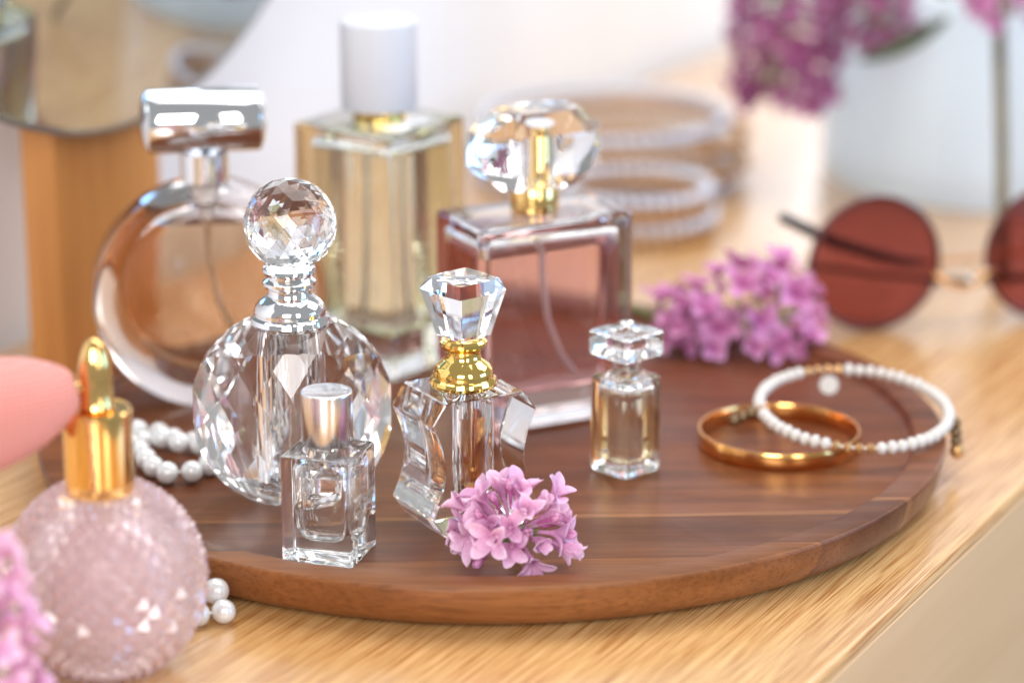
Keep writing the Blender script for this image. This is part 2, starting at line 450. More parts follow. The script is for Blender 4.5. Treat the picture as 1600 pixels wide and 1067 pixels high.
me = bpy.data.meshes.new('crystal_body'); bm.to_mesh(me); bm.free(); me.set_sharp_from_angle(angle=R(40))
for k_, p_ in enumerate(me.polygons): p_.use_smooth = k_ >= nflat
me.update(); link('crystal_body', me, M['crystal'], d)
mb = MB().lathe([(0, 9.6), (7.0, 9.6), (7.9, 10.6), (7.9, 56), (0, 56)], 56); mb.lathe([(0, 11.4), (5.2, 11.4), (6.0, 12.4), (6.0, 55), (0, 55)], 56, flip=True)
mb.build('inner_vial', M['clear'], d)
pr = [(0, 56.5), (10.5, 56.6), (11.9, 57.2), (12.4, 58.4), (12.0, 59.8), (10.9, 60.4), (10.8, 60.9), (11.0, 61.8), (10.6, 63.2), (9.4, 64.8), (7.9, 66.0), (6.9, 66.6), (6.5, 67.6), (6.5, 68.6),
      (7.4, 69.0), (8.1, 70.0), (8.1, 71.0), (7.2, 71.7), (6.8, 72.2), (6.8, 72.8), (7.6, 73.2), (8.2, 74.2), (8.0, 75.2), (7.2, 75.7), (6.0, 75.9), (0, 75.9)]
MB().lathe(pr, 64).build('chrome_collar', M['chrome'], d, 32)
bm = bmesh.new(); bmesh.ops.create_icosphere(bm, subdivisions=3, radius=14.2 * S); bmesh.ops.rotate(bm, verts=bm.verts, matrix=Matrix.Rotation(0.35, 3, 'X') @ Matrix.Rotation(0.5, 3, 'Z'))
me = bpy.data.meshes.new('ball_stopper'); bm.to_mesh(me); bm.free()
o = link('ball_stopper', me, M['crystal'], d); o.location = (0.6 * S, 0, (87.3 + 1.2) * S)

# ------------------------------------------------------------------ waisted crystal bottle with gold collar
d = empty('perfume_bottle', (-7.9, -82, TF), 30, 'waisted crystal block bottle with gold collar and faceted crystal stopper', 'perfume bottle')
half = [(13.4, 0.05), (17.9, 6.6)]
for i in range(1, 16):
    z = 6.6 + (36.0 - 6.6) * i / 16; u = (z - 21.3) / 14.7
    half.append((13.6 + 4.3 * (u * u) ** 0.85, z))
half += [(17.9, 36.0), (13.4, 42.4)]
mb = MB(); outline = [(x, z) for x, z in half] + [(-x, z) for x, z in half[::-1]]
DP = 13.2
mb.rings([[(x, DP, z) for x, z in outline], [(x, -DP, z) for x, z in outline]], True, True)
tmp = mb.mesh('tmp', 0); bm = bmesh.new(); bm.from_mesh(tmp); bpy.data.meshes.remove(tmp); bm.normal_update()
bmesh.ops.bevel(bm, geom=[e for e in bm.edges if e.calc_face_angle(0) > R(22)], offset=0.4 * S, segments=1, affect='EDGES', profile=0.5)
tmp = MB().lathe([(0, 10.4), (6.2, 10.4), (6.9, 11.2), (6.9, 41.2), (0, 41.2)], 56, flip=True).mesh('tmp', 0); bm.from_mesh(tmp); bpy.data.meshes.remove(tmp)
me = bpy.data.meshes.new('crystal_body'); bm.to_mesh(me); bm.free(); finish(me, 18); link('crystal_body', me, M['crystal'], d)
mb = MB().lathe([(0, 10.8), (5.7, 10.8), (6.45, 11.6), (6.45, 41.0), (0, 41.0)], 56); mb.lathe([(0, 12.4), (4.2, 12.4), (5.1, 13.4), (5.1, 40.6), (0, 40.6)], 56, flip=True)
mb.build('inner_vial', M['clear'], d)
mb = MB().lathe([(0, 12.35), (4.23, 12.35), (5.14, 13.37), (5.14, 34.5), (0, 34.5)], 56); mb.build('perfume', M['amber_liquid'], d)
MB().lathe([(0, 16.5), (0.9, 16.8), (1.3, 17.8), (1.1, 19.5), (0.9, 22), (0.9, 40.4), (0, 40.4)], 20).build('glass_dropper', M['clear'], d)
pr = [(0, 42.45), (9.0, 42.5), (10.1, 43.2), (10.3, 44.2), (9.9, 45.2), (9.1, 45.7), (9.0, 46.1), (9.2, 46.9), (8.8, 48.4), (7.7, 49.8), (6.3, 50.8), (5.6, 51.6), (5.3, 53.0), (5.5, 54.2), (6.4, 54.8), (7.2, 55.8), (7.2, 56.8), (6.5, 57.6), (5.6, 57.8), (0, 57.8)]
MB().lathe(pr, 64).build('gold_collar', M['gold'], d, 32)
pl = [(0, -1), (0.5, -0.57), (1, 0), (0.5, 0.57), (0, 1), (-0.5, 0.57), (-1, 0), (-0.5, -0.57)]
pts = []
for s_, z in ((6.4, 57.85), (8.2, 58.6), (12.9, 72.8), (10.9, 76.4)):
    pts += [(x * s_, y * s_, z) for x, y in pl]
pts.append((0, 0, 76.7))
o = hull('crystal_stopper', pts, M['crystal'], d, 0.6); o.rotation_euler.z = R(-33)

# ------------------------------------------------------------------ small clear square bottle with aluminium cap
d = empty('perfume_bottle', (-47.3, -111.2, TF), -16.5, 'small clear square glass bottle with brushed silver cap', 'perfume bottle')
mb = MB(); rr_loft(mb, rbox(22.4, 21.4, 0.05, 32.6, 1.3, 0.9) + [(32.2, 18.6, 17.8, 2.0), (31.6, 17.6, 16.8, 3.5), (31.9, 15, 15, 6.5), (34.6, 12.4, 12.4, 6.1)], 6)
rr_loft(mb, [(6.2, 7, 6.4, 2.5), (6.5, 10.5, 9.8, 3.2), (7.6, 13.2, 12.4, 3.6), (10, 14.8, 14, 3.6), (16, 15.8, 15, 3.2), (28.0, 16.4, 15.6, 3.0), (29.6, 15.2, 14.6, 4), (30.4, 10, 10, 4.8), (34.2, 8.6, 8.6, 4.2)], 6, flip=True)
mb.build('glass_body', M['clear'], d, 38)
mb = MB(); rr_loft(mb, [(6.15, 7.05, 6.45, 2.5), (6.45, 10.6, 9.9, 3.2), (7.55, 13.28, 12.48, 3.6), (10, 14.88, 14.08, 3.6), (16, 15.88, 15.08, 3.2), (26.2, 16.4, 15.6, 3.1)], 6); mb.build('perfume', M['clear_liquid'], d)
pr = [(0, 34.65), (7.3, 34.7), (7.6, 35.1), (7.6, 50.0)] + arc(7.0, 50.0, 0.6, 0, 90, 4) + [(6.4, 50.35), (0, 50.1)]
MB().lathe(pr, 64).build('silver_cap', M['alu'], d, 40)

# ------------------------------------------------------------------ tan disc bottle with chrome bar cap
d = empty('perfume_bottle', (-97, 36, TF), 10, 'large round tan perfume bottle with horizontal chrome cylinder cap', 'perfume bottle')
def disc_rings(RX, RZ, cz, th, edge, n=72, ne=7):
    rings = []
    for k in range(ne + 1):
        a = math.pi / 2 * k / ne
        q = edge * (1 - math.sin(a)); y = th - edge * (1 - math.cos(a)) if edge < th else th * math.cos(a) 
        rings.append((q, y))
    full = [(q, -y) for q, y in rings[::1]]
    prof_ = [(edge * (1 - math.sin(math.pi * k / (2 * ne))), -(th - edge * 0.0) + (edge if edge < th else th) * (1 - math.cos(math.pi * k / (2 * ne)))) for k in range(ne + 1)]
    prof_ = prof_ + [(q, -y) for q, y in prof_[::-1]]
    return [[((RX - q) * math.cos(2 * math.pi * i / n), y, cz + (RZ - q) * math.sin(2 * math.pi * i / n)) for i in range(n)] for q, y in prof_]
mb = MB(); mb.rings(disc_rings(39.5, 39.5, 40, 14, 9), True, True, flip=True)
# rest the round bottle on a flat foot
bm = bmesh.new(); tmp = mb.mesh('tmp', 0); bm.from_mesh(tmp); bpy.data.meshes.remove(tmp)
bmesh.ops.recalc_face_normals(bm, faces=bm.faces)
bmesh.ops.bisect_plane(bm, geom=bm.verts[:] + bm.edges[:] + bm.faces[:], plane_co=(0, 0, 1.6 * S), plane_no=(0, 0, -1), clear_outer=True)
bmesh.ops.holes_fill(bm, edges=[e for e in bm.edges if e.is_boundary])
bmesh.ops.translate(bm, verts=bm.verts, vec=(0, 0, -1.55 * S))
cav = MB(); cav.rings(disc_rings(29.5, 29.0, 41.5, 9.5, 4), True, True, flip=False)
tmp = cav.mesh('tmp', 0); b2 = bmesh.new(); b2.from_mesh(tmp); bpy.data.meshes.remove(tmp)
bmesh.ops.recalc_face_normals(b2, faces=b2.faces); bmesh.ops.reverse_faces(b2, faces=b2.faces)
tmp = bpy.data.meshes.new('tmp'); b2.to_mesh(tmp); b2.free(); bm.from_mesh(tmp); bpy.data.meshes.remove(tmp)
me = bpy.data.meshes.new('glass_body'); bm.to_mesh(me); bm.free(); finish(me, 30)
link('glass_body', me, M['clear_smoke'], d)
mb = MB(); mb.rings(disc_rings(29.56, 29.06, 41.5, 9.55, 4), True, True, flip=True)
bm = bmesh.new(); tmp = mb.mesh('tmp', 0); bm.from_mesh(tmp); bpy.data.meshes.remove(tmp)
bmesh.ops.recalc_face_normals(bm, faces=bm.faces)
bmesh.ops.bisect_plane(bm, geom=bm.verts[:] + bm.edges[:] + bm.faces[:], plane_co=(0, 0, 64.5 * S), plane_no=(0, 0, 1), clear_outer=True)
bmesh.ops.holes_fill(bm, edges=[e for e in bm.edges if e.is_boundary])
me = bpy.data.meshes.new('perfume'); bm.to_mesh(me); bm.free(); finish(me, 30); link('perfume', me, M['tan_liquid'], d)
MB().tube([(0, 0, 76), (0, 0, 66), (0.5, 0, 50), (3, 0, 36), (8, 0, 25), (13, 0, 18)], 1.0, 12).build('dip_tube', M['tube'], d)
MB().lathe([(0, 76.5), (8.1, 76.7), (8.1, 87.4), (0, 87.4)], 56).build('chrome_neck', M['chrome'], d)
MB().lathe([(0, 64), (2.6, 64), (2.6, 70), (4.5, 70.4), (4.5, 76.4), (0, 76.4)], 32).build('pump', M['tube'], d)
rot = Matrix.Rotation(R(90), 3, 'Y')
pr = [(0, -21.4), (5, -21.0), (8.4, -20.1), (10.6, -18.9), (10.9, -18.4), (10.9, 18.4), (10.6, 18.9), (8.4, 20.1), (5, 21.0), (0, 21.4)]
MB().lathe(pr, 72, c=(0, 0, 98.0), rot=rot).build('bar_cap', M['chrome'], d, 32)

# ------------------------------------------------------------------ tall square bottle with white cap
d = empty('perfume_bottle', (-40, 83, TF), 55, 'tall square pale yellow perfume bottle with white cylindrical cap', 'perfume bottle')
mb = MB(); rr_loft(mb, rbox(44, 44, 0.05, 88, 2.2, 1.6), 6); rr_loft(mb, rbox(33, 33, 15, 82, 2.5, 2.0), 6, flip=True)
mb.build('glass_body', M['clear'], d, 38)
mb = MB(); rr_loft(mb, rbox(33.1, 33.1, 14.95, 79.5, 2.5, 1.0), 6); mb.build('perfume', M['lemon'], d)
MB().tube([(0, 0, 82), (0, 0, 55), (2, 2, 30), (6, 5, 17)], 1.1, 12).build('dip_tube', M['tube'], d)
MB().lathe([(0, 88.05), (9.6, 88.1), (9.6, 92.5), (0, 92.5)], 48).build('gold_collar', M['gold'], d)
pr = [(0, 92.4), (13.2, 92.4), (13.5, 92.8), (13.5, 122.5)] + arc(12.5, 122.5, 1.0, 0, 90, 5) + [(0, 123.5)]
MB().lathe(pr, 64).build('white_cap', M['whitecap'], d, 40)

# ------------------------------------------------------------------ pink square bottle with faceted cap
d = empty('perfume_bottle', (14.2, 21.8, TF), 27, 'wide rectangular rose pink perfume bottle with cut glass cap and gold neck', 'perfume bottle')
mb = MB(); rr_loft(mb, rbox(58, 35, 0.05, 70.5, 3.0, 2.4), 6); rr_loft(mb, rbox(49, 26, 12.0, 65, 2.5, 2.2), 6, flip=True)
mb.build('glass_body', M['clear'], d, 38)
mb = MB(); rr_loft(mb, rbox(49.1, 26.1, 11.95, 61.5, 2.5, 2.2), 6); mb.build('perfume', M['rose'], d)
MB().tube([(0, 0, 66), (0, 0, 50), (2, 0, 34), (7, 0, 21), (12, 0, 14)], 1.1, 12).build('dip_tube', M['tube'], d)
MB().lathe([(0, 70.55), (8.0, 70.6), (8.2, 71.2), (8.2, 79.2), (7.6, 80), (5.0, 80), (4.8, 80.5), (4.8, 97), (4.2, 98), (0, 98)], 48).build('gold_neck', M['gold_dk'], d)
pts = []
oct_ = [(22, 6.5), (14.5, 13.2), (-14.5, 13.2), (-22, 6.5), (-22, -6.5), (-14.5, -13.2), (14.5, -13.2), (22, -6.5)]
mid_ = [(19.5, 10.6), (0, 14.2), (-19.5, 10.6), (-22.8, 0), (-19.5, -10.6), (0, -14.2), (19.5, -10.6), (22.8, 0)]
for k_, z in ((0.64, 79.5), (0.98, 86.0), (0.98, 98.5), (0.64, 105.2)):
    pts += [(x * k_, y * k_, z) for x, y in oct_]
pts += [(x * 1.0, y * 1.0, 92.3) for x, y in mid_]
cav = MB().lathe([(0, 79.6), (5.2, 79.6), (5.2, 98.6), (0, 98.6)], 36, flip=True)
hull('cut_glass_cap', pts, M['crystal_soft'], d, 1.0, extra=cav)

# ------------------------------------------------------------------ small champagne bottle with square stopper
d = empty('perfume_bottle', (43, -37.6, TF), 43, 'small champagne coloured square bottle with flat square glass stopper', 'perfume bottle')
mb = MB(); rr_loft(mb, rbox(17.2, 17.2, 0.05, 32.0, 2.6, 1.6) + [(32.4, 11, 11, 5.0), (33.0, 9.6, 9.6, 4.7), (37.0, 9.4, 9.4, 4.65)], 6)
rr_loft(mb, rbox(12.8, 12.8, 4.6, 29.0, 2.8, 1.6) + [(29.4, 7.0, 7.0, 3.4), (36.0, 6.4, 6.4, 3.1)], 6, flip=True)
mb.build('glass_body', M['clear'], d, 38)
mb = MB(); rr_loft(mb, rbox(12.88, 12.88, 4.55, 27.0, 2.8, 1.6), 6); mb.build('perfume', M['champagne'], d)
mb = MB(); rr_loft(mb, [(37.05, 9, 9, 4.4)] + rbox(17.6, 17.6, 38.6, 46.8, 1.6, 1.0) + [(46.2, 12.6, 12.6, 2.0), (45.9, 11.6, 11.6, 2.0)], 6)
mb.build('square_stopper', M['clear'], d, 38)

# ------------------------------------------------------------------ pink atomizer
d = empty('perfume_atomizer', (-105, -172, 0), 0, 'pink diamond cut globe atomizer with gold spray head and coral squeeze bulb', 'atomizer')
NC, NR, RS = 28, 23, 27.0; th0, th1 = R(20), R(163); V = []; F = []
def sph(th, ph, r): return (r * math.sin(th) * math.cos(ph), r * math.sin(th) * math.sin(ph), 27.6 + r * math.cos(th) * 1.02)
idx = {}
for k in range(NR + 1):
    th = th1 + (th0 - th1) * k / NR
    for i in range(NC):
        idx[k, i] = len(V); V.append(sph(th, 2 * math.pi * (i + (k % 2) * 0.5) / NC, RS))
for k in range(NR - 1):
    th = th1 + (th0 - th1) * (k + 1) / NR
    for i in range(NC):
        l_, r_ = (i, i + 1) if (k + 1) % 2 == 0 else (i - 1, i)
        # diamond: bottom (k,i) / top (k+2,i) / left and right on the ring between
        if (k % 2) == 0: l_, r_ = i - 1, i
        else: l_, r_ = i, i + 1
        a, b_, c_, e_ = idx[k, i], idx[k + 1, r_ % NC], idx[k + 2, i], idx[k + 1, l_ % NC]
        ap = len(V); V.append(sph(th, 2 * math.pi * (i + (k % 2) * 0.5) / NC, RS + 1.9))
        F += [(a, b_, ap), (b_, c_, ap), (c_, e_, ap), (e_, a, ap)]
for k in (0, NR - 1):
    for i in range(NC):
        if k == 0: F.append((idx[0, i], idx[0, (i + 1) % NC], idx[1, i]))
        else:
            j = (i + 1) % NC
            sh = NR % 2
            F.append((idx[NR, j], idx[NR, i], idx[NR - 1, (i + (1 if sh else 0)) % NC] if sh else idx[NR - 1, i]))
F.append([idx[0, i] for i in range(NC)][::-1]); F.append([idx[NR, i] for i in range(NC)])
mb = MB().add(V, F)
tmp = mb.mesh('tmp', 0); bm = bmesh.new(); bm.from_mesh(tmp); bpy.data.meshes.remove(tmp)
bmesh.ops.recalc_face_normals(bm, faces=bm.faces)
inner = []
for k in range(15):
    th = math.pi - math.pi * k / 14 * 0.90
    inner.append((22.0 * math.sin(th), 27.8 + 22.0 * math.cos(th)))
inner.append((0, inner[-1][1] + 0.1))
tmp = MB().lathe(inner, 48, flip=True).mesh('tmp', 40); bm.from_mesh(tmp); bpy.data.meshes.remove(tmp)
bmesh.ops.translate(bm, verts=bm.verts, vec=(0, 0, 0.0))
me = bpy.data.meshes.new('glass_globe'); bm.to_mesh(me); bm.free()
zmin = min(v_.co.z for v_ in me.vertices)
for v_ in me.vertices: v_.co.z -= zmin - 0.05 * S
finish(me, 12)
link('glass_globe', me, M['pinkglass'], d)
MB().lathe([(0, 52.6), (9.2, 52.8), (9.4, 53.4), (9.4, 75.8), (9.0, 76.4), (8.6, 76.5), (8.4, 76.2), (0, 76.2)], 64).build('gold_collar', M['gold_dk'], d, 30)
MB().lathe([(0, 76.2), (4.3, 76.3), (5.0, 77), (4.5, 78.0), (4.5, 84.5), (4.4, 87.5), (3.8, 91.0), (2.7, 94.0), (1.4, 95.6), (0, 96)], 48).build('spray_nozzle', M['gold_dk'], d, 40)
bl = MB(); c0 = Vector((-5.0, -2, 82.5)); ax = Vector((-0.93, -0.30, -0.20)).normalized()
ys = Vector((0, 0, 1)); sd = ax.cross(ys).normalized(); up_ = sd.cross(ax)
prb = [(0, 0.4), (0, 3.6), (0.5, 5.0), (1.8, 6.4), (4, 8.2), (7.5, 10.2), (12, 12.2), (18, 14.0), (25, 15.2), (32, 15.4), (39, 14.4), (45, 12.2), (50, 8.6), (53, 4.5), (54, 0.4)]
rings = []
for L_, r_ in prb:
    rings.append([c0 + ax * L_ + (sd * math.cos(2 * math.pi * i / 56) + up_ * math.sin(2 * math.pi * i / 56)) * (r_ + 0.12 * (i % 2)) for i in range(56)])
bl.rings(rings); bl.build('squeeze_bulb', M['bulb'], d, 70)
MB().lathe([(0, -1), (1.6, -1), (1.6, 3), (0, 3)], 24, c=(-2.6, -1.4, 83.0), rot=Vector((0, 0, 1)).rotation_difference(ax).to_matrix()).build('bulb_connector', M['gold_dk'], d)

# ------------------------------------------------------------------ pearl necklace
nk = empty('pearl_necklace', (-95, -50, TF), 0, 'white pearl necklace trailing off the tray beside the round crystal bottle', 'necklace')
sph_me = None
def ball_mesh(name, r, seg=28, squash=1.0, mat=None):
    n = seg // 2
    pr_ = [(r * math.sin(math.pi * k / n), -r * squash * math.cos(math.pi * k / n)) for k in range(n + 1)]
    me = MB().lathe(pr_, seg).mesh(name, 80)
    if mat: me.materials.append(mat)
    return me
pm = ball_mesh('pearl', 3.8, 32, 1, M['pearl'])
PZ = TF + 3.8
strand = [(-78, -30), (-83, -37.5), (-89.5, -43.2), (-94.5, -50.2), (-102.2, -51.4), (-107.4, -45.4), (-110.6, -38.2), (-113.5, -31.0), (-117.8, -24.2), (-121.5, -17.0),
          (-117.0, -10.2), (-109.5, -12.4), (-104.0, -18.2), (-97.0, -21.8), (-90.0, -20.0), (-83.6, -15.2)]
second = [(-113.6, -20.6), (-106.8, -26.4), (-100.6, -31.4), (-93.4, -33.0), (-86.0, -28.0)]
tail = [(-85.2, -146.2, 3.8), (-81.0, -139.4, 3.8), (-74.6, -135.6 - 3, 3.8), (-79.5, -131.6 - 1, 6.6)]
tail = [(-90.5, -143.5, 3.8), (-83.4, -141.2, 3.8), (-76.2, -139.0, 3.8), (-78.9, -132.6, 7.5)]
def pearl_at(x, y, z):
    o = link('pearl', pm, None, nk); k = 0.97 + 0.05 * math.sin(x * 7.1 + y * 3.3); o.scale = (k, k, k * 0.985); o.rotation_euler = (x, y, 0); o.location = (Vector((x, y, z)) - Vector((-95, -50, TF))) * S
for x, y in strand: pearl_at(x, y, PZ)
for x, y in second: pearl_at(x, y, PZ + 3.2 if (x, y) in second[1:4] else PZ)
for q in tail: pearl_at(*q)
cp = [Vector((x, y, PZ)) for x, y in strand]
loc0 = Vector((-95, -50, TF))
MB().tube([p_ - loc0 for p_ in cp], 0.45, 8).build('thread', M['cord'], nk)
MB().tube([Vector(q) - loc0 for q in tail], 0.45, 8).build('thread', M['cord'], nk)

# ------------------------------------------------------------------ gold bangle and beaded bracelet on the tray
mb = MB(); rings = []; RB = 26.6
for i in range(120):
    a = 2 * math.pi * i / 120; c_, s_ = math.cos(a), math.sin(a)
    rings.append([(r_ * c_, r_ * s_, z) for r_, z in ((RB - 0.9, 0.25), (RB - 0.75, 0.05), (RB - 0.15, 0.05), (RB, 0.25), (RB + 0.1, 2.9), (RB, 5.6), (RB - 0.15, 5.8), (RB - 0.75, 5.8), (RB - 0.9, 5.6))])
rings.append(rings[0]); mb.rings(rings, False, False, flip=True)
o = mb.build('bangle', M['rosegold'], None, 40); o.location = Vector((94.5, -13.5, TF)) * S
tag(o, 'plain copper gold bangle lying flat on the walnut tray', 'bangle')

br = empty('beaded_bracelet', (119.6, -5.0, TF + 5), 0, 'milky bead bracelet with gold beads and charms lying over the bangle', 'bracelet')
def facet_bead(name, r, mat, sq=0.8):
    me = MB().lathe([(r * .45, -r * sq), (r, -r * .32 * sq), (r, r * .32 * sq), (r * .45, r * sq)], 9).mesh(name, 0); me.materials.append(mat); return me
wb = ball_mesh('bead', 2.2, 14, 0.80, M['shellbead']); gb = facet_bead('gold_bead', 1.75, M['goldbead'])
tilt = Matrix.Rotation(R(5.5), 3, 'X') @ Matrix.Rotation(R(1.5), 3, 'Y')
NB = 54; RBr = 31.2
def brpt(a, r=RBr): return tilt @ Vector((r * math.cos(a), r * 1.03 * math.sin(a), 5.2))
for i in range(NB):
    a = 2 * math.pi * i / NB; dg = math.degrees(a)
    isg = 252 < dg < 279 or 88 < dg < 116 or 183 < dg < 190
    o = link('gold_bead' if isg else 'bead', gb if isg else wb, None, br)
    o.location = (brpt(a) + Vector((0, 0, random.uniform(-.15, .15)))) * S
    tg = (brpt(a + .01) - brpt(a - .01)).normalized()
    o.rotation_euler = tg.to_track_quat('Z', 'Y').to_euler()
    k = random.uniform(0.93, 1.06); o.scale = (k, k, 1)
MB().tube([brpt(2 * math.pi * i / 72) for i in range(73)], 0.5, 8).build('thread', M['cord'], br)
# charms: dark bead drop on the right, dark charm on the left, small disc at the back
cm = ball_mesh('charm_bead', 2.0, 14, 1, M['darkbead']); cg = ball_mesh('charm_drop', 2.5, 14, 1.15, M['goldbead'])
e0 = brpt(R(-10)) + Vector((1.2, -1.5, 0))
for k, (dx, dz, me) in enumerate(((0.6, -1.5, cm), (1.0, -4.6, cm), (1.3, -7.6, cm), (1.7, -11.0, cg))):
    o = link('charm_bead', me, None, br); o.location = (e0 + Vector((dx, -dx * .4, dz))) * S
e1 = brpt(R(187))
for k in range(3):
    o = link('charm_bead', cm, None, br); o.location = (e1 + Vector((-3.2 - 2.8 * k, -0.8 * k, -1.0 - 1.0 * k))) * S
e2 = brpt(R(101))
o = MB().lathe([(0, -0.5), (3.2, -0.5), (3.4, -0.2), (3.4, 0.2), (3.2, 0.5), (0, 0.5)], 24, rot=Matrix.Rotation(R(75), 3, 'X')).build('disc_charm', M['shellbead'], br)
o.location = (e2 + Vector((1, -1.2, -5.0))) * S

# ------------------------------------------------------------------ lilac
def petal_geo(mb, L_, W_, az, th0_, bend, cup, base=(0, 0, 0), roll=0.0, thick=0.18):
    nu, nv = 8, 4; top = []; tv = []
    for u in range(nu + 1):
        t = u / nu
        k6 = min(1, t / 0.6); wd = W_ * ((0.26 + 0.74 * k6 * k6 * (3 - 2 * k6)) if t < 0.6 else max(0.22, math.sqrt(max(0, 1 - ((t - 0.6) / 0.405) ** 2))))
        ang = th0_ + bend * t
        r_ = L_ * t
        for k in range(nv + 1):
            s_ = (k / nv - 0.5) * 2
            x = s_ * wd / 2
            # arc-length like curve in the radial/axial plane
            rad = L_ * (math.sin(th0_ + bend * t / 2)) * t; axl = L_ * (math.cos(th0_ + bend * t / 2)) * t
            nrm = Vector((-math.cos(ang), 0, math.sin(ang)))
            q = Vector((rad, x, axl)) + nrm * (cup * s_ * s_ * math.sin(math.pi * t) + roll * s_ * t)
            top.append(q); tv.append(max(0.0001, min(1, t * 0.75 + 0.35 * abs(s_) * t)))
    n_ = (nu + 1) * (nv + 1)
    bot = []
    for i, q in enumerate(top):
        t = (i // (nv + 1)) / nu; ang = th0_ + bend * t
        bot.append(q - Vector((-math.cos(ang), 0, math.sin(ang))) * thick)
    rm = Matrix.Rotation(az, 3, 'Z'); allv = [rm @ q + Vector(base) for q in top + bot]; fs = []
    W1 = nv + 1
    for u in range(nu):
        for k in range(nv):
            a = u * W1 + k
            fs.append((a, a + 1, a + W1 + 1, a + W1)[::-1]); fs.append((n_ + a, n_ + a + 1, n_ + a + W1 + 1, n_ + a + W1))
        for k in (0, nv):
            a = u * W1 + k; q4 = (a, a + W1, n_ + a + W1, n_ + a); fs.append(q4 if k else q4[::-1])
    for u in (0, nu):
        for k in range(nv):
            a = u * W1 + k; q4 = (a, a + 1, n_ + a + 1, n_ + a); fs.append(q4 if not u else q4[::-1])
    mb.add(allv, fs, t=tv + tv)
def floret_tube(mb, ln=7.0, r=0.75):
    rings = []; ts = []
    for k, (z, rr) in enumerate(((-ln, r * .7), (-ln * .5, r * .85), (-1, r), (0.3, r * 1.5))):
        rings.append([(rr * math.cos(2 * math.pi * i / 8), rr * math.sin(2 * math.pi * i / 8), z) for i in range(8)])
    o = len(mb.v); mb.rings(rings); 
    for i in range(o, len(mb.v)): mb.t[i] = 0.08
def petal_mesh(var, mat):
    rnd = random.Random(var * 13 + 5); mb = MB()
    petal_geo(mb, rnd.uniform(8.0, 10.4), rnd.uniform(3.7, 5.0), 0, R(rnd.uniform(8, 30)), R(rnd.uniform(20, 75)), rnd.uniform(1.0, 2.0), (0.6, 0, -0.2), rnd.uniform(-.5, .5))
    me = mb.mesh('petal', 80); me.materials.append(mat); return me
def floret_mesh(var, mat, size=1.0, bud=False):
    rnd = random.Random(var * 7 + 3); mb = MB()
    for k in range(4):
        if bud: petal_geo(mb, 5.2 * size, 3.2 * size, R(90 * k + rnd.uniform(-8, 8)), R(28), R(-48), 0.5 * size, (0, 0, -0.3))
        else: petal_geo(mb, rnd.uniform(6.6, 8.4) * size, rnd.uniform(4.2, 5.4) * size, R(90 * k + rnd.uniform(-14, 14)), R(rnd.uniform(20, 45)), R(rnd.uniform(25, 70)), rnd.uniform(.6, 1.4) * size, (0, 0, -0.2), rnd.uniform(-.4, .4))
    floret_tube(mb, 6 * size, 0.7 * size)
    me = mb.mesh('floret', 80); me.materials.append(mat); return me
def dir_euler(dv, spin): return (dv.to_track_quat('Z', 'Y').to_matrix() @ Matrix.Rotation(spin, 3, 'Z')).to_euler()

# the cluster at the front of the tray: florets with separate petals
lc = empty('lilac_cluster', (7.0, -121.2, TF), 0, 'loose cluster of pale lilac blossoms lying in front of the gold collared bottle', 'flower')
tube_me = MB(); floret_tube(tube_me, 6.5, 0.8); tube_me = tube_me.mesh('floret', 60); tube_me.materials.append(M['lilac'])
pvar = [petal_mesh(k, M['lilac']) for k in range(9)]; buds = [floret_mesh(40 + k, M['lilac_deep'], 0.95, True) for k in range(3)]
rnd = random.Random(21)
cand = []
n_f = 46
for i in range(n_f):
    zc = 1 - 1.45 * (i + 0.5) / n_f; a = i * 2.39996
    rr = math.sqrt(max(0, 1 - zc * zc)); dv = Vector((rr * math.cos(a), rr * math.sin(a), zc))
    if dv.y > 0.55: continue
    cand.append(dv)
core = Vector((0, 0, 10.5))
for i, dv in enumerate(cand):
    dv = (dv + Vector((rnd.uniform(-.15, .15), rnd.uniform(-.15, .15), rnd.uniform(-.12, .12)))).normalized()
    pos = core + Vector((dv.x * 14.0, dv.y * 9.0, dv.z * 11.5)) * rnd.uniform(0.74, 1.16)
    if pos.z < 4.2: pos.z = 4.2; dv = Vector((dv.x, dv.y, 0.25)).normalized()
    sp_ = rnd.uniform(0, 6.28)
    if i % 4 == 2:
        o = link('bud', buds[i % 3], None, lc); o.location = (pos + dv * 3.2) * S; o.rotation_euler = dir_euler(dv, sp_); continue
    fo = link('floret', tube_me, None, lc); fo.location = pos * S; fo.rotation_euler = dir_euler(dv, sp_)
    k_ = rnd.uniform(0.82, 1.05); fo.scale = (k_, k_, k_)
    op_ = rnd.uniform(-0.30, 0.25)
    for k in range(4):
        po = link('petal', pvar[rnd.randrange(9)], None, fo); po.rotation_euler = (rnd.uniform(-.15, .15), op_ + rnd.uniform(-.22, .2), R(90 * k) + rnd.uniform(-.16, .16))
mb = MB(); mb.tube([(1, 7, 2.0), (1, 4, 8), (0, 1, 13), (0, 0, 16)], [1.1, 1.0, 0.9, 0.5], 8)
for dv in cand[::2]: mb.tube([core + Vector((0, 2, -3)), core + Vector((dv.x * 8, dv.y * 5, dv.z * 7))], 0.45, 6)
mb.build('stem', M['stem'], lc)

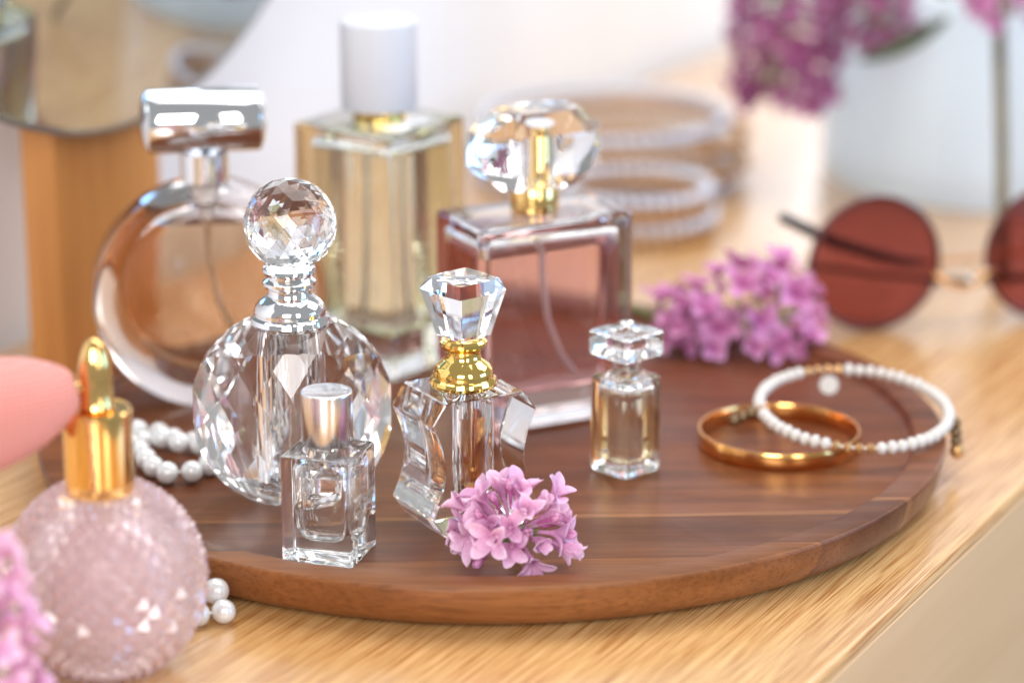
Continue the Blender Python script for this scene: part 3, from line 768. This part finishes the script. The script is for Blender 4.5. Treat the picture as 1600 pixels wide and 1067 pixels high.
def panicle(name, loc, label, axis, length, r0, r1, n, mat, size, seed, stem_pts=None, stem_mat='stem', cat='flower', group=None, zmin=None, budfrac=0.18):
    root = empty(name, loc, 0, label, cat, group); rnd = random.Random(seed)
    fm = [floret_mesh(seed * 5 + k, mat, size) for k in range(5)] + [floret_mesh(seed * 5 + 9, mat, size, True)]
    ax_ = Vector(axis).normalized(); s1 = ax_.cross(Vector((0.2, 0.1, 1))).normalized(); s2 = ax_.cross(s1)
    mb = MB(); mb.tube([Vector(), ax_ * length * .5, ax_ * length * .95], [1.2, 0.9, 0.5], 8)
    for i in range(n):
        t = (i + 0.5) / n; a = i * 2.39996 + rnd.uniform(-.3, .3)
        rad = (r0 + (r1 - r0) * t) * (math.sin(math.pi * min(1, 0.18 + 0.82 * t)) ** 0.5 if t < 0.5 else 1) * rnd.uniform(0.72, 1.12)
        out = s1 * math.cos(a) + s2 * math.sin(a)
        pos = ax_ * (length * t) + out * rad
        dv = (out + ax_ * rnd.uniform(0.0, 0.7) + Vector((rnd.uniform(-.3, .3), rnd.uniform(-.3, .3), rnd.uniform(-.2, .3)))).normalized()
        if zmin is not None and pos.z < zmin + 4 * size: pos.z = zmin + 4 * size + rnd.uniform(0, 1); dv = Vector((dv.x, dv.y, abs(dv.z) * .5 + .15)).normalized()
        o = link('floret', fm[5] if rnd.random() < budfrac else fm[rnd.randrange(5)], None, root)
        o.location = pos * S; o.rotation_euler = dir_euler(dv, rnd.uniform(0, 6.28)); k = rnd.uniform(.85, 1.12); o.scale = (k, k, k)
        mb.tube([ax_ * (length * t * 0.9), pos - dv * 4.5 * size], 0.4, 5)
    mb.build('stalk', M['stem'], root)
    if stem_pts: MB().tube([Vector(q) for q in stem_pts], 2.7 if stem_mat == 'bark' else 1.3, 10).build('stem', M[stem_mat], root)
    return root
panicle('lilac_sprig', (62, 100, TF), 'pink lilac sprig resting on the tray rim behind the beaded bracelet', (0.93, -0.14, 0.28), 54, 18, 20, 48, M['lilac_deep'], 1.12, 3,
        [(6, 0, 4), (-4, 6, 9), (-16, 12, 12), (-26, 16, 14)], zmin=1.0)
panicle('lilac_sprig', (-117, -240, 0), 'soft pink lilac blossoms beside the pink glass atomizer globe', (-0.15, 0.0, 1), 66, 9, 7, 44, M['lilac'], 0.9, 5)

# ------------------------------------------------------------------ vase with lilac
VX, VY, VR, VH = 238.6, 414.5, 85, 96
vz = empty('vase', (VX, VY, 0), 0, 'wide white opal glass vase holding purple lilac branches', 'vase')
mb = MB().lathe([(0, 0.05), (VR - 3, 0.05), (VR - .6, 1.2), (VR, 4), (VR, VH - 1), (VR - 1.2, VH), (VR - 2.4, VH - 1), (VR - 2.6, 13), (VR - 5, 10), (0, 9.5)], 96)
mb.build('opal_bowl', M['opal'], vz, 40)
GV = 'lilac branches in the glass vase'
panicle('lilac_branch', (131, 366, 122), 'drooping purple lilac head hanging over the side of the vase', (-0.02, -0.1, -1), 78, 28, 20, 150, M['lilac_dark'], 1.0, 8,
        [(0, 0, 0), (14, 3, 14), (42, 12, 18), (70, 22, -20), (84, 26, -90)], 'bark')
panicle('lilac_branch', (163, 352, 98), 'purple lilac head spilling towards the middle of the vase mouth', (0.3, -0.1, -0.6), 26, 16, 12, 40, M['lilac_dark'], 0.85, 9,
        [(0, 0, 0), (14, 3, 6), (28, 8, -20), (34, 12, -80)], 'bark')
panicle('lilac_branch', (214, 302, 94), 'magenta lilac head on an brown stem leaning against the front of the vase', (0.0, -0.1, 1), 34, 15, 13, 42, M['lilac_deep'], 0.85, 10,
        [(0, 2, 8), (0.5, -5, -12), (-1.5, -34, -48), (-6, -76, -91.6)], 'bark')
for q, (base, tip, wd) in enumerate((((160, 340, 68), (196, 324, 90), 4.5), ((228, 300, 92), (256, 296, 104), 5))):
    mb = MB(); a_ = Vector(base); b_ = Vector(tip); rings = []
    sdv = (b_ - a_).cross(Vector((0, 1, 0.3))).normalized()
    nrm = (b_ - a_).normalized().cross(sdv)
    for k in range(11):
        t = k / 10; c_ = a_.lerp(b_, t) + nrm * 4 * math.sin(math.pi * t)
        ww = wd * math.sin(math.pi * min(1, t * .93 + .02)) ** 0.7
        rings.append([c_ - sdv * ww + nrm * .25 * ww * .3, c_ - nrm * .2, c_ + sdv * ww + nrm * .25 * ww * .3, c_ + nrm * .3])
    mb.rings(rings); o = mb.build('lilac_leaf', M['leaf'], None, 60)
    tag(o, ('dark green lilac leaf beside the drooping lilac head', 'dark green lilac leaf beside the upright brown stem')[q], 'leaf')

# ------------------------------------------------------------------ sunglasses
sg = empty('sunglasses', (145.5, 152, 0), 13.5, 'round sunglasses with dark red lenses standing beside the tray', 'sunglasses')
LR = 25.8
def ring_torus(mb, c, r, tr, n=72, m=10, rot=Matrix.Identity(3)):
    rings = []
    for i in range(n + 1):
        a = 2 * math.pi * i / n
        rings.append([rot @ Vector(((r + tr * math.cos(2 * math.pi * k / m)) * math.cos(a), tr * math.sin(2 * math.pi * k / m), (r + tr * math.cos(2 * math.pi * k / m)) * math.sin(a))) + Vector(c) for k in range(m)])
    mb.rings(rings, False, False)
for cx_ in (0, 72):
    lz = 27.0
    fr = MB(); ring_torus(fr, (cx_, 0, lz), LR, 1.15); fo = fr.build('lens_frame', M['frame'], sg, 80)
    rt = Matrix.Rotation(R(90), 3, 'X')
    pr = [(0, 1.4), (8, 1.25), (16, 0.85), (LR, 0.0), (LR, -1.3), (16, -0.45), (8, -0.05), (0, 0.1)]
    MB().lathe([(r_, z) for r_, z in pr[::-1]], 64, c=(cx_, 0.6, lz), rot=rt).build('lens', M['lens'], sg, 40)
MB().tube([(24.6, -0.5, 21.5), (28, -2, 18.8), (32, -2.8, 16.6), (36, -3, 15.8), (40, -2.8, 16.6), (44, -2, 19.8), (47.4, -0.5, 21.5)], 0.85, 10).build('bridge', M['rosegold'], sg)
for sx, x0 in ((1, 24.0), (-1, 48.0)):
    MB().tube([(x0, 1, 17), (x0 + sx * 2, 4, 16), (x0 + sx * 3.5, 6, 17.5)], 0.6, 8).build('nose_pad_arm', M['rosegold'], sg)
    pad = ball_mesh('nose_pad', 2.6, 16, 1.6, M['clear']); o = link('nose_pad', pad, None, sg); o.location = Vector((x0 + sx * 4.4, 6.5, 18.5)) * S
MB().tube([(96.8, 1, 27), (97.2, 6, 27), (94, 11, 26.6), (60, 15.5, 23), (26, 16, 21)], 0.8, 10).build('temple_arm', M['rosegold'], sg)
MB().tube([(28, 16, 21), (20, 15.8, 22), (8, 14.5, 25.5), (-12, 13, 33), (-22, 12.5, 38), (-34, 12, 44.5)], [0.9, 1.8, 2.1, 2.3, 2.5, 2.2], 12).build('temple_tip', M['black'], sg)
MB().tube([(-24.8, 1, 26), (-25.2, 5, 26), (-22, 8, 25.4), (4, 9.5, 20), (40, 9, 14.5), (70, 8.5, 15), (92, 8, 20)], [1.0, 1.0, 1.0, 1.0, 1.2, 1.6, 1.8], 12).build('temple', M['black'], sg)

# ------------------------------------------------------------------ stacked bead bracelets at the back
ba = ball_mesh('bead', 2.9, 12, 1, None)
def bead_ring(cx_, cy_, R_, z, mat, label, seed, rb=2.9):
    rnd = random.Random(seed)
    root = empty('bead_bracelet', (cx_, cy_, z), rnd.uniform(0, 30), label, 'bracelet', 'bead bracelets stacked in front of the curtain')
    me = ball_mesh('bead', rb, 12, 1, mat); n = int(2 * math.pi * R_ / (2 * rb * 0.985))
    for i in range(n):
        a = 2 * math.pi * i / n
        o = link('bead', me, None, root); o.location = (R_ * math.cos(a) * S, R_ * math.sin(a) * S, rb * S)
    MB().tube([(R_ * math.cos(2 * math.pi * i / 60), R_ * math.sin(2 * math.pi * i / 60), rb) for i in range(61)], 0.6, 6).build('thread', M['cord'], root)
ordn = ('lowest', 'second lowest', 'third from the bottom', 'fourth from the bottom', 'topmost')
zz = 0.0
for k, mt in enumerate(('greybead', 'woodbead', 'shellbead', 'woodbead', 'greybead')):
    bead_ring(52 + (0, 5, -4, 6, -2)[k], 404 + (0, -3, 3, -1, 4)[k], 59 - 0.6 * k, zz, M[mt], '%s bead bracelet, %s of the wide stack' % ({'greybead': 'silvery white', 'woodbead': 'golden brown', 'shellbead': 'milky white'}[mt], ordn[k]), k, 3.2)
    zz += 6.3
zz = 0.0
for k, mt in enumerate(('woodbead', 'greybead', 'woodbead', 'greybead')):
    bead_ring(60 + (0, 2, -1, 1)[k], 302 + (0, 1, -1, 1)[k], 33 - 0.5 * k, zz, M[mt], '%s bead bracelet, %s of the narrow stack' % ({'greybead': 'silvery white', 'woodbead': 'golden brown'}[mt], ('lowest', 'second lowest', 'third from the bottom', 'topmost')[k]), 20 + k, 2.9)
    zz += 5.7

# ------------------------------------------------------------------ round mirror on a wooden stand
mz = empty('table_mirror', (-150, 132, 0), 0, 'round mirror on a honey coloured wooden stand against the white wall', 'mirror')
naz = R(-28.2); nv_ = Vector((math.cos(naz), math.sin(naz), 0.0)).normalized()
q = nv_.to_track_quat('Z', 'Y').to_matrix()
MC = Vector((-135.2, 115.5, 250.5)) - Vector((-150, 132, 0)); MR = 161.4
MB().lathe([(0, 0.9), (MR - 1.2, 0.9), (MR - 1.2, 1.8), (MR - 2.4, 2.2), (0, 2.2)], 128, c=MC, rot=q).build('mirror_glass', M['mirror'], mz, 30)
MB().lathe([(0, -2.5), (MR, -2.5), (MR + .4, -2), (MR + .4, 2.0), (MR - .1, 2.3), (MR - 1.1, 2.3), (MR - 1.1, 0.8), (0, 0.8)], 128, c=MC, rot=q).build('mirror_rim', M['rim'], mz, 30)
mb = MB(); rr_loft(mb, rbox(65, 15, 0.05, 250, 1.0, 0.8), 3)
o = mb.build('wooden_stand', M['stand'], mz, 40); o.rotation_euler.z = R(AZ); o.location = Vector((1.8, -7.9, 0)) * S
